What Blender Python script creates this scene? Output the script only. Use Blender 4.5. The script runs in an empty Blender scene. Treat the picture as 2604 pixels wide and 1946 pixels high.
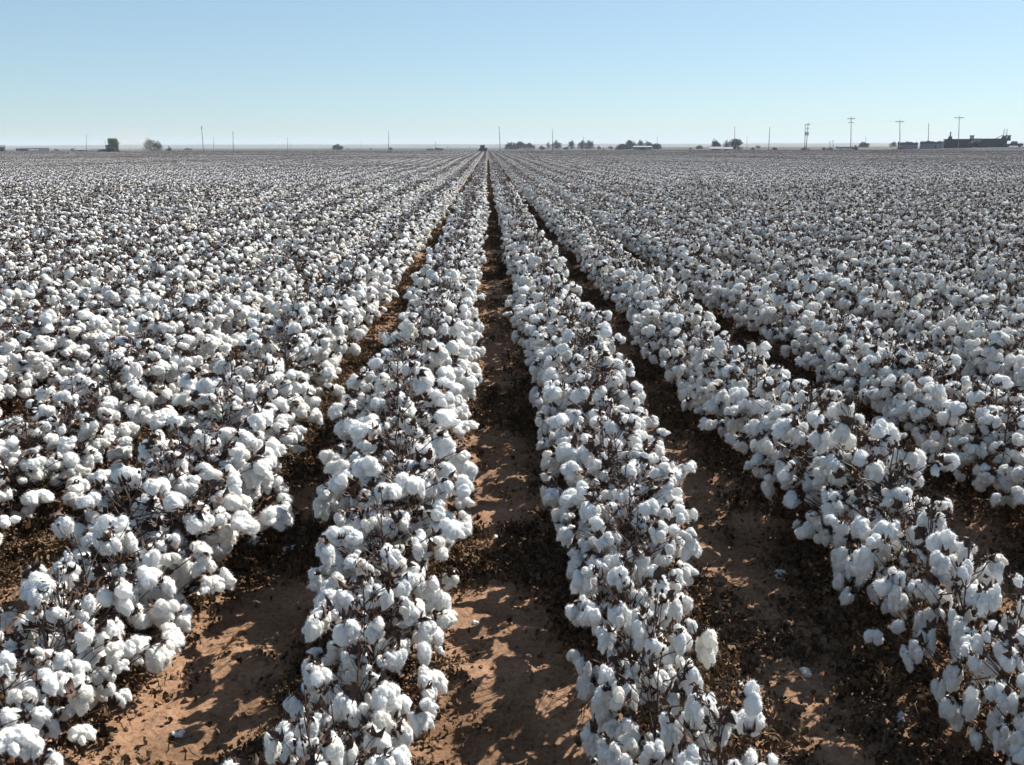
import bpy, bmesh, math, random
import numpy as np
from mathutils import Matrix, Vector, Euler

# ------------------------------------------------------------------ camera
PW, PH = 2604.0, 1946.0
FPX = 2255.0
PITCH = math.atan((973.0 - 374.0) / FPX)
YAW = math.radians(1.5)
ROLL = math.radians(-0.15)
CAMZ = 1.85
SUN_AZ, SUN_EL = math.radians(48), math.radians(40)      # azimuth clockwise from +Y (the row direction)

sc = bpy.context.scene
COL = sc.collection
cam_d = bpy.data.cameras.new("camera")
cam = bpy.data.objects.new("camera", cam_d)
COL.objects.link(cam)
cam_d.sensor_width = 36.0
cam_d.lens = 36.0 * FPX / PW
cam_d.clip_start, cam_d.clip_end = 0.05, 30000
Rc = Matrix.Rotation(-YAW, 4, 'Z') @ Matrix.Rotation(math.pi / 2 - PITCH, 4, 'X') @ Matrix.Rotation(ROLL, 4, 'Z')
cam.matrix_world = Matrix.Translation((0, 0, CAMZ)) @ Rc
sc.camera = cam

# ------------------------------------------------------------------ light
world = bpy.data.worlds.new("World")
sc.world = world
world.use_nodes = True
wn = world.node_tree
bg = wn.nodes["Background"]
sky = wn.nodes.new("ShaderNodeTexSky")
sky.sky_type = 'NISHITA'
sky.sun_disc = False
sky.sun_elevation = SUN_EL
sky.sun_rotation = SUN_AZ
sky.altitude = 900
sky.air_density = 1.0
sky.dust_density = 0.5
sky.ozone_density = 2.2
gm = wn.nodes.new("ShaderNodeGamma"); gm.inputs[1].default_value = 0.55      # a softer, hazier gradient than the clean model sky
gn = wn.nodes.new("ShaderNodeVectorMath"); gn.operation = 'MULTIPLY'; gn.inputs[1].default_value = (1.73, 2.14, 2.38)
wn.links.new(sky.outputs[0], gm.inputs[0]); wn.links.new(gm.outputs[0], gn.inputs[0]); wn.links.new(gn.outputs[0], bg.inputs[0])
bg.inputs[1].default_value = 0.0535

sun_d = bpy.data.lights.new("sun", 'SUN')
sun = bpy.data.objects.new("sun", sun_d)
COL.objects.link(sun)
sun_d.energy = 5.0
sun_d.angle = math.radians(0.5)
sun_d.color = (1.0, 0.95, 0.87)
sdir = Vector((math.sin(SUN_AZ) * math.cos(SUN_EL), math.cos(SUN_AZ) * math.cos(SUN_EL), math.sin(SUN_EL)))
sun.rotation_euler = (-sdir).to_track_quat('-Z', 'Y').to_euler()

sc.view_settings.view_transform = 'Standard'
sc.view_settings.look = 'None'
sc.view_settings.exposure = 1.15
sc.view_settings.gamma = 1.0
sc.cycles.use_denoising = True
sc.cycles.max_bounces = 6
sc.cycles.diffuse_bounces = 3
sc.cycles.glossy_bounces = 2
sc.cycles.transmission_bounces = 3
sc.cycles.transparent_max_bounces = 8
sc.cycles.volume_bounces = 0
sc.cycles.use_adaptive_sampling = True
sc.cycles.adaptive_threshold = 0.02

rng = np.random.default_rng(7)
R = random.Random(11)
ROW, OFF = 1.016, 0.07           # row spacing, centre of the middle furrow

# ------------------------------------------------------------------ noise
def _hash(ix, iy, iz, seed):
    h = (ix.astype(np.int64) * 374761393 + iy.astype(np.int64) * 668265263 + iz.astype(np.int64) * 2147483647 + seed * 974634777) & 0xFFFFFFFF
    h = ((h ^ (h >> 13)) * 1274126177) & 0xFFFFFFFF
    h = ((h ^ (h >> 16)) * 2246822519) & 0xFFFFFFFF
    return ((h ^ (h >> 15)) & 0xFFFFFF) / float(0xFFFFFF) * 2 - 1

def noise3(p, seed=0):
    p = np.asarray(p, float)
    i = np.floor(p).astype(np.int64)
    f = p - i
    w = f * f * f * (f * (f * 6 - 15) + 10)
    r = 0
    for dx in (0, 1):
        for dy in (0, 1):
            for dz in (0, 1):
                ww = (w[:, 0] if dx else 1 - w[:, 0]) * (w[:, 1] if dy else 1 - w[:, 1]) * (w[:, 2] if dz else 1 - w[:, 2])
                r = r + ww * _hash(i[:, 0] + dx, i[:, 1] + dy, i[:, 2] + dz, seed)
    return r

def noise2(x, y, seed=0):
    s = x.shape
    return noise3(np.stack([x.ravel(), y.ravel(), np.zeros(x.size)], 1), seed).reshape(s)

def sstep(t):
    t = np.clip(t, 0, 1)
    return t * t * (3 - 2 * t)

def terrain(x, y):
    """the field rises slightly at its far right corner"""
    return 0.9 * sstep((x - 125) / 65.0) * sstep((y - 100) / 200.0)

# ------------------------------------------------------------------ geometry containers: (verts, tris, material index, smooth)
def G(v, t, m=0, s=True):
    v = np.asarray(v, float).reshape(-1, 3)
    t = np.asarray(t, np.int64).reshape(-1, 3)
    return (v, t, np.full(len(t), m), np.full(len(t), s))

def join(gs):
    gs = [g for g in gs if len(g[0])]
    vs, ts, ms, ss, n = [], [], [], [], 0
    for v, t, m, s in gs:
        vs.append(v); ts.append(t + n); ms.append(m); ss.append(s); n += len(v)
    return (np.concatenate(vs), np.concatenate(ts), np.concatenate(ms), np.concatenate(ss))

def xf(g, M):
    A = np.array(M)
    return (g[0] @ A[:3, :3].T + A[:3, 3], g[1], g[2], g[3])

def remat(g, m):
    return (g[0], g[1], np.full(len(g[1]), m), g[3])

def build(name, g, mats):
    v, t, m, s = g
    me = bpy.data.meshes.new(name)
    me.vertices.add(len(v)); me.vertices.foreach_set("co", v.astype(np.float32).ravel())
    me.loops.add(len(t) * 3); me.loops.foreach_set("vertex_index", t.astype(np.int32).ravel())
    me.polygons.add(len(t))
    me.polygons.foreach_set("loop_start", np.arange(0, len(t) * 3, 3, dtype=np.int32))
    me.polygons.foreach_set("material_index", m.astype(np.int32))
    me.polygons.foreach_set("use_smooth", s.astype(bool))
    for x in (mats if isinstance(mats, (list, tuple)) else [mats]):
        me.materials.append(x)
    me.update(calc_edges=True)
    return me

def ob(name, me, parent=None, M=None):
    o = bpy.data.objects.new(name, me)
    COL.objects.link(o)
    if parent is not None: o.parent = parent
    if M is not None: o.matrix_local = M
    return o

def tag(o, label=None, cat=None, group=None, kind=None):
    if label: o['label'] = label
    if cat: o['category'] = cat
    if group: o['group'] = group
    if kind: o['kind'] = kind
    return o

def T(x, y, z): return Matrix.Translation((x, y, z))
def Rz(a): return Matrix.Rotation(a, 4, 'Z')
def S(x, y=None, z=None):
    y = x if y is None else y; z = x if z is None else z
    return Matrix.Diagonal((x, y, z, 1))

_ico = {}
def ico(n):
    if n not in _ico:
        bm = bmesh.new(); bmesh.ops.create_icosphere(bm, subdivisions=n, radius=1.0)
        bm.verts.ensure_lookup_table()
        _ico[n] = (np.array([v.co[:] for v in bm.verts]), np.array([[w.index for w in f.verts] for f in bm.faces]))
        bm.free()
    return _ico[n]

def tube(pts, rad, n=5, m=0, cap=True):
    pts = np.asarray(pts, float); k = len(pts)
    rad = np.broadcast_to(rad, (k,))
    d = np.gradient(pts, axis=0); d /= np.linalg.norm(d, axis=1, keepdims=True) + 1e-12
    ref = np.where(np.abs(d[:, 2:3]) > 0.9, [[1.0, 0, 0]], [[0, 0, 1.0]])
    a = np.cross(d, ref); a /= np.linalg.norm(a, axis=1, keepdims=True) + 1e-12
    b = np.cross(d, a)
    th = np.arange(n) / n * 2 * math.pi
    v = pts[:, None] + rad[:, None, None] * (a[:, None] * np.cos(th)[None, :, None] + b[:, None] * np.sin(th)[None, :, None])
    v = v.reshape(-1, 3)
    t = []
    for i in range(k - 1):
        for j in range(n):
            p, q = i * n + j, i * n + (j + 1) % n
            t += [(p, q, q + n), (p, q + n, p + n)]
    if cap:
        for j in range(1, n - 1):
            t.append((0, j + 1, j)); o = (k - 1) * n; t.append((o, o + j, o + j + 1))
    return G(v, t, m, True)

def box(x0, x1, y0, y1, z0, z1, m=0, tx=0.0, ty=0.0, bev=0.0):
    """box, tx/ty move the top edges inwards; bev chamfers all edges"""
    bm = bmesh.new()
    c = [bm.verts.new(p) for p in ((x0, y0, z0), (x1, y0, z0), (x1, y1, z0), (x0, y1, z0),
                                   (x0 + tx, y0 + ty, z1), (x1 - tx, y0 + ty, z1), (x1 - tx, y1 - ty, z1), (x0 + tx, y1 - ty, z1))]
    for f in ((3, 2, 1, 0), (4, 5, 6, 7), (0, 1, 5, 4), (1, 2, 6, 5), (2, 3, 7, 6), (3, 0, 4, 7)):
        bm.faces.new([c[i] for i in f])
    if bev > 0: bmesh.ops.bevel(bm, geom=bm.edges[:], offset=bev, segments=1, affect='EDGES')
    bmesh.ops.triangulate(bm, faces=bm.faces[:])
    bm.verts.index_update()
    v = [p.co[:] for p in bm.verts]; t = [[p.index for p in f.verts] for f in bm.faces]
    bm.free()
    return G(v, t, m, False)

def cyl(p0, p1, r, n=16, m=0, r2=None):
    g = tube([p0, p1], [r, r if r2 is None else r2], n, m)
    return (g[0], g[1], g[2], np.zeros(len(g[1]), bool))

# ------------------------------------------------------------------ materials
def mat(name, col, rough=0.8, spec=0.3, noise=None, bump=None, metal=0.0, trans=0.0, tscale=None):
    """noise=(scale, second colour, contrast); bump=(scale, strength, distance)"""
    m = bpy.data.materials.new(name); m.use_nodes = True
    nt = m.node_tree; b = nt.nodes["Principled BSDF"]
    b.inputs['Base Color'].default_value = (*col, 1)
    b.inputs['Roughness'].default_value = rough
    b.inputs['Specular IOR Level'].default_value = spec
    b.inputs['Metallic'].default_value = metal
    tc = nt.nodes.new("ShaderNodeTexCoord")
    if noise:
        n = nt.nodes.new("ShaderNodeTexNoise"); n.inputs['Scale'].default_value = noise[0]; n.inputs['Detail'].default_value = 5
        nt.links.new(tc.outputs['Object'], n.inputs['Vector'])
        r = nt.nodes.new("ShaderNodeValToRGB")
        c = noise[2]
        r.color_ramp.elements[0].position = 0.5 - c; r.color_ramp.elements[1].position = 0.5 + c
        r.color_ramp.elements[0].color = (*col, 1); r.color_ramp.elements[1].color = (*noise[1], 1)
        nt.links.new(n.outputs[0], r.inputs[0]); nt.links.new(r.outputs[0], b.inputs['Base Color'])
    if bump:
        n2 = nt.nodes.new("ShaderNodeTexNoise"); n2.inputs['Scale'].default_value = bump[0]; n2.inputs['Detail'].default_value = 6
        nt.links.new(tc.outputs['Object'], n2.inputs['Vector'])
        bp = nt.nodes.new("ShaderNodeBump"); bp.inputs['Strength'].default_value = bump[1]; bp.inputs['Distance'].default_value = bump[2]
        nt.links.new(n2.outputs[0], bp.inputs['Height']); nt.links.new(bp.outputs[0], b.inputs['Normal'])
    if trans > 0:
        tr = nt.nodes.new("ShaderNodeBsdfTranslucent"); mx = nt.nodes.new("ShaderNodeMixShader")
        src = b.inputs['Base Color']
        if src.is_linked: nt.links.new(src.links[0].from_socket, tr.inputs['Color'])
        else: tr.inputs['Color'].default_value = (*col, 1)
        mx.inputs[0].default_value = trans
        nt.links.new(b.outputs[0], mx.inputs[1]); nt.links.new(tr.outputs[0], mx.inputs[2])
        nt.links.new(mx.outputs[0], nt.nodes["Material Output"].inputs['Surface'])
    return m

M_LINT = mat("lint", (0.875, 0.885, 0.895), 1.0, 0.0, noise=(14, (0.85, 0.835, 0.80), 0.2), bump=(260, 0.35, 0.004), trans=0.42)
M_LINT_FAR = mat("lint_far", (0.86, 0.868, 0.875), 1.0, 0.0, trans=0.38)
M_BUR = mat("bur", (0.020, 0.011, 0.010), 0.65, 0.35, noise=(40, (0.085, 0.045, 0.028), 0.2), trans=0.04)
M_STALK = mat("stalk", (0.028, 0.015, 0.014), 0.55, 0.4, noise=(35, (0.085, 0.05, 0.038), 0.22))
M_LEAF = mat("dry_leaf", (0.030, 0.017, 0.010), 0.8, 0.25, noise=(22, (0.15, 0.075, 0.036), 0.22), trans=0.15)
M_LITTER = mat("litter", (0.022, 0.014, 0.009), 0.85, 0.2, noise=(45, (0.150, 0.092, 0.052), 0.16), trans=0.1)
nt = M_LINT.node_tree                     # a few plants carry creamier, weathered lint
oi = nt.nodes.new("ShaderNodeObjectInfo"); rp = nt.nodes.new("ShaderNodeValToRGB"); mxx = nt.nodes.new("ShaderNodeMix")
rp.color_ramp.elements[0].position = .72; rp.color_ramp.elements[0].color = (1, 1, 1, 1)
rp.color_ramp.elements[1].position = 1.0; rp.color_ramp.elements[1].color = (.98, .95, .89, 1)
mxx.data_type = 'RGBA'; mxx.blend_type = 'MULTIPLY'; mxx.inputs[0].default_value = 1
src_ = nt.nodes["Principled BSDF"].inputs['Base Color'].links[0].from_socket
nt.links.new(oi.outputs['Random'], rp.inputs[0]); nt.links.new(src_, mxx.inputs[6]); nt.links.new(rp.outputs[0], mxx.inputs[7])
nt.links.new(mxx.outputs[2], nt.nodes["Principled BSDF"].inputs['Base Color'])
for n_ in nt.nodes:
    if n_.type == 'BSDF_TRANSLUCENT': nt.links.new(mxx.outputs[2], n_.inputs['Color'])
PLANT_MATS = [M_LINT, M_BUR, M_STALK, M_LEAF]
FAR_MATS = [M_LINT_FAR, M_BUR, M_STALK, M_LEAF]

# soil: sandy red-brown loam with damp darker patches, fine grain
def soil_material():
    m = bpy.data.materials.new("soil"); m.use_nodes = True
    nt = m.node_tree; N = nt.nodes; L = nt.links; b = N["Principled BSDF"]
    b.inputs['Roughness'].default_value = 0.95; b.inputs['Specular IOR Level'].default_value = 0.1
    tc = N.new("ShaderNodeTexCoord")
    n1 = N.new("ShaderNodeTexNoise"); n1.inputs['Scale'].default_value = 2.2; n1.inputs['Detail'].default_value = 8
    n2 = N.new("ShaderNodeTexNoise"); n2.inputs['Scale'].default_value = 55; n2.inputs['Detail'].default_value = 6; n2.inputs['Roughness'].default_value = 0.65
    r1 = N.new("ShaderNodeValToRGB"); r2 = N.new("ShaderNodeValToRGB")
    r1.color_ramp.elements[0].position = 0.35; r1.color_ramp.elements[0].color = (0.15, 0.088, 0.052, 1)
    r1.color_ramp.elements[1].position = 0.62; r1.color_ramp.elements[1].color = (0.275, 0.168, 0.106, 1)
    r2.color_ramp.elements[0].position = 0.38; r2.color_ramp.elements[0].color = (0.55, 0.5, 0.47, 1)
    r2.color_ramp.elements[1].position = 0.55; r2.color_ramp.elements[1].color = (1, 1, 1, 1)
    mx = N.new("ShaderNodeMix"); mx.data_type = 'RGBA'; mx.blend_type = 'MULTIPLY'; mx.inputs[0].default_value = 0.8
    for n in (n1, n2): L.new(tc.outputs['Object'], n.inputs['Vector'])
    L.new(n1.outputs[0], r1.inputs[0]); L.new(n2.outputs[0], r2.inputs[0])
    L.new(r1.outputs[0], mx.inputs[6]); L.new(r2.outputs[0], mx.inputs[7]); L.new(mx.outputs[2], b.inputs['Base Color'])
    # beyond the field the soil gives way to dull grey green pasture
    sx = N.new("ShaderNodeSeparateXYZ"); L.new(tc.outputs['Object'], sx.inputs[0])
    mr = N.new("ShaderNodeMapRange"); mr.inputs['From Min'].default_value = 292; mr.inputs['From Max'].default_value = 330
    L.new(sx.outputs['Y'], mr.inputs['Value'])
    n3 = N.new("ShaderNodeTexNoise"); n3.inputs['Scale'].default_value = 0.012; n3.inputs['Detail'].default_value = 6
    L.new(tc.outputs['Object'], n3.inputs['Vector'])
    r3 = N.new("ShaderNodeValToRGB"); r3.color_ramp.elements[0].position = .4; r3.color_ramp.elements[1].position = .6
    r3.color_ramp.elements[0].color = (0.035, 0.042, 0.034, 1); r3.color_ramp.elements[1].color = (0.075, 0.075, 0.058, 1)
    L.new(n3.outputs[0], r3.inputs[0])
    m3 = N.new("ShaderNodeMix"); m3.data_type = 'RGBA'
    L.new(mr.outputs[0], m3.inputs[0]); L.new(mx.outputs[2], m3.inputs[6]); L.new(r3.outputs[0], m3.inputs[7]); L.new(m3.outputs[2], b.inputs['Base Color'])
    bp = N.new("ShaderNodeBump"); bp.inputs['Strength'].default_value = 0.6; bp.inputs['Distance'].default_value = 0.012
    L.new(n2.outputs[0], bp.inputs['Height']); L.new(bp.outputs[0], b.inputs['Normal'])
    return m
M_SOIL = soil_material()

# ------------------------------------------------------------------ ground: one sheet, fine near the camera
def ground_z(x, y):
    near = np.exp(-np.maximum(0, np.hypot(x, y) - 14) / 8)
    ph = (x - OFF) / ROW * 2 * math.pi
    z = -0.028 * np.cos(ph) + 0.01 * np.cos(2 * ph)
    z = z + 0.022 * noise2(x * 2.3, y * 1.7, 1) + 0.012 * noise2(x * 7, y * 6, 2)
    z = z + 0.012 * noise2(x * 17, y * 12, 3) + 0.006 * noise2(x * 45, y * 40, 4)
    return z * near + terrain(x, y)

def graded(lo, hi, fine, a, b, grow=1.12):
    xs = list(np.arange(lo, hi + 1e-6, fine)); s = fine
    while xs[-1] < b: s = min(s * grow, 800); xs.append(xs[-1] + s)
    s = fine; left = [xs[0]]
    while left[-1] > a: s = min(s * grow, 800); left.append(left[-1] - s)
    return np.array(left[:0:-1] + xs)

gx = np.clip(graded(-5.0, 5.5, 0.022, -5000, 5000), -5000, 5000); gy = np.clip(graded(1.2, 10.5, 0.022, -120, 4600), -150, 4600)
GX, GY = np.meshgrid(gx, gy)
GZ = ground_z(GX, GY)
nx, ny = len(gx), len(gy)
idx = np.arange(nx * ny).reshape(ny, nx)
a_, b_, c_, d_ = idx[:-1, :-1].ravel(), idx[:-1, 1:].ravel(), idx[1:, 1:].ravel(), idx[1:, :-1].ravel()
tris = np.concatenate([np.stack([a_, b_, c_], 1), np.stack([a_, c_, d_], 1)])
ground = ob("ground", build("ground", G(np.stack([GX.ravel(), GY.ravel(), GZ.ravel()], 1), tris), M_SOIL))
tag(ground, "sandy red brown soil of the cotton field, ridged along the rows", kind='structure')

# far low hills along the horizon
M_HILL = mat("scrub_hill", (0.07, 0.075, 0.055), 0.95, 0.1, noise=(0.004, (0.13, 0.12, 0.09), 0.2))
hx = np.linspace(-4200, 4200, 520); hy = np.linspace(2700, 4300, 12)
HX, HY = np.meshgrid(hx, hy)
prof = np.sin(np.clip((HY - 2700) / 800, 0, 1) * math.pi / 2)
HZ = -0.6 + prof * (12.5 + 1.3 * noise2(HX / 350, HY / 450, 9) + 0.9 * noise2(HX / 75, HY / 150, 10) + 0.5 * noise2(HX / 24, HY / 45, 12))
idx = np.arange(HX.size).reshape(HX.shape)
a_, b_, c_, d_ = idx[:-1, :-1].ravel(), idx[:-1, 1:].ravel(), idx[1:, 1:].ravel(), idx[1:, :-1].ravel()
hills = ob("hills", build("hills", G(np.stack([HX.ravel(), HY.ravel(), HZ.ravel()], 1), np.concatenate([np.stack([a_, b_, c_], 1), np.stack([a_, c_, d_], 1)])), M_HILL))
tag(hills, "long low scrub covered hills along the whole horizon", kind='structure')

# ------------------------------------------------------------------ cotton: locks of lint, burs, leaves
def lock(level, rx, rz, droop, seed, fuzz=1.0):
    v, t = ico(level)
    p = v.copy()
    low = np.clip(-p[:, 2], 0, 1)
    p[:, 0] *= rx * (1 - 0.25 * low); p[:, 1] *= rx * (1 - 0.25 * low)
    p[:, 2] = p[:, 2] * rz - low ** 2 * droop
    n = v
    q = p + seed * 3.17
    d = 0.0065 * noise3(q * 45, seed) + fuzz * (0.0034 * noise3(q * 110, seed + 1))
    if level >= 3: d = d + fuzz * 0.0011 * noise3(q * 250, seed + 2)
    if level >= 4: d = d + fuzz * 0.0009 * (1 - np.abs(noise3(q * 480, seed + 3))) ** 2
    return G(p + n * d[:, None], t, 0, True)

def wisps(g, n, seed, L=0.010, w=0.00045):
    """fine loose fibres standing off the surface of a lock"""
    r = np.random.default_rng(seed)
    v, t, m_, s_ = g
    tri = v[t[r.integers(0, len(t), n)]]
    a = r.random((n, 1)); b = r.random((n, 1)); f = a + b > 1; a = np.where(f, 1 - a, a); b = np.where(f, 1 - b, b)
    e1, e2 = tri[:, 1] - tri[:, 0], tri[:, 2] - tri[:, 0]
    p = tri[:, 0] + a * e1 + b * e2
    nn = np.cross(e1, e2); nn /= np.linalg.norm(nn, axis=1, keepdims=True) + 1e-12
    d = nn + r.normal(size=(n, 3)) * .75; d /= np.linalg.norm(d, axis=1, keepdims=True)
    sd = np.cross(d, r.normal(size=(n, 3))); sd /= np.linalg.norm(sd, axis=1, keepdims=True) + 1e-12
    l = L * r.uniform(.3, 1.0, (n, 1)) ** 1.5
    mid = p + d * l * .5; tip = p + d * l + r.normal(size=(n, 3)) * l * .35
    p = p - nn * .001
    vv = np.stack([p - sd * w, p + sd * w, mid + sd * w * .8, mid - sd * w * .8, tip], 1).reshape(-1, 3)
    i = np.arange(n) * 5
    tt = np.concatenate([np.stack([i, i + 1, i + 2], 1), np.stack([i, i + 2, i + 3], 1), np.stack([i + 3, i + 2, i + 4], 1)])
    return G(vv, tt, 0, True)

def make_lint(level, nl, seed):
    r = random.Random(seed)
    gs = []
    W = r.uniform(0.85, 1.2)
    for i in range(nl):
        u = math.sin(i * 2.4 + seed) if nl > 2 else (i - .5 if nl == 2 else 0)
        rx = r.uniform(0.016, 0.026) * W
        rz = r.uniform(0.020, 0.030)
        cx = 0.018 + r.uniform(-0.010, 0.014); cy = u * 0.026 * W + r.uniform(-0.006, 0.006)
        cz = -0.034 + r.uniform(-0.022, 0.014)
        g = lock(level, rx, rz, r.choice([0, 0, 0.008, 0.016, 0.028]) * r.uniform(0.4, 1), seed * 10 + i)
        g = xf(g, T(cx, cy, cz) @ Euler((r.uniform(-.5, .5), r.uniform(-.5, .5), r.uniform(0, 6))).to_matrix().to_4x4())
        gs.append(g)
    g = join(gs)
    if level >= 4: g = join([g, wisps(g, 2600, seed), wisps(g, 120, seed + 9, .020, .0006)])
    elif level == 2: g = join([g, wisps(g, 220, seed, .012, .0011)])
    return g

def bract(L, W, curl, seed, nu=4, m=1):
    """one woody bur segment: a pointed curved spoon along +X"""
    r = random.Random(seed)
    v, t = [], []
    for i in range(nu + 1):
        s = i / nu
        w = W * math.sin(math.pi * (0.12 + 0.88 * s) ** 0.8) * (1 - 0.25 * s)
        if i == nu: w = 0.0008
        x = L * s; z = -curl * L * s * s + 0.15 * L * math.sin(s * math.pi)
        tw = r.uniform(-0.002, 0.002)
        v += [(x, -w, z + 0.35 * w + tw), (x, 0, z - 0.15 * w), (x, w, z + 0.35 * w - tw)]
    for i in range(nu):
        for j in range(2):
            p = i * 3 + j
            t += [(p, p + 3, p + 4), (p, p + 4, p + 1)]
    return G(v, t, m, True)

def make_bur(seed, nu=4):
    """star of four or five dark bracts on a short stem; opens towards +X"""
    r = random.Random(seed); gs = []
    n = r.choice([4, 5, 5])
    for k in range(n):
        a = k / n * 2 * math.pi + r.uniform(-.25, .25)
        g = bract(r.uniform(0.030, 0.046), r.uniform(0.013, 0.020), r.uniform(-0.1, 0.7), seed * 7 + k, nu)
        # spread away from the boll axis (+X) by 45..95 degrees
        sp = r.uniform(math.radians(45), math.radians(100))
        g = xf(g, Matrix.Rotation(a, 4, 'X') @ Matrix.Rotation(-sp, 4, 'Y'))
        gs.append(g)
    v, t = ico(1)
    gs.append(G(v * (0.008, 0.008, 0.008), t, 1, True))
    return join(gs)

def make_leaf(seed, size, n=3, m=3):
    """a crumpled dead leaf"""
    r = random.Random(seed)
    u = np.linspace(-1, 1, n)
    X, Y = np.meshgrid(u, u)
    ar = 1 - 0.35 * np.abs(X * Y) * 1.2
    x = X * ar * size * r.uniform(.45, .9) + 0.25 * size * rng.uniform(-1, 1, X.shape)
    y = Y * ar * size * r.uniform(.45, .9) + 0.25 * size * rng.uniform(-1, 1, X.shape)
    z = size * (0.55 * rng.uniform(-1, 1, X.shape) + r.uniform(-.5, .7) * X ** 2 + r.uniform(-.5, .7) * Y ** 2)
    i = np.arange(n * n).reshape(n, n)
    a, b, c, d = i[:-1, :-1].ravel(), i[:-1, 1:].ravel(), i[1:, 1:].ravel(), i[1:, :-1].ravel()
    return G(np.stack([x.ravel(), y.ravel(), z.ravel()], 1), np.concatenate([np.stack([a, b, c], 1), np.stack([a, c, d], 1)]), m, False)

def rrot(r): return Euler((r.uniform(0, 6.28), r.uniform(0, 6.28), r.uniform(0, 6.28))).to_matrix().to_4x4()

NV = 16
LINT_HI = [make_lint(4, R.choice([4, 5, 5, 6]), 100 + i) for i in range(NV)]
LINT_MID = [make_lint(2, 4, 100 + i) for i in range(NV)]
LINT_LOW = [make_lint(1, 1 if i % 2 else 2, 300 + i) for i in range(8)]
for i in range(8): LINT_LOW[i] = xf(LINT_LOW[i], S(1.35))
BUR_HI = [make_bur(500 + i) for i in range(8)]
BUR_LOW = [make_bur(600 + i, 1) for i in range(6)]
BUR_LOW2 = [make_bur(660 + i, 2) for i in range(6)]
LEAVES = [make_leaf(700 + i, 0.026) for i in range(14)]

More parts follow.
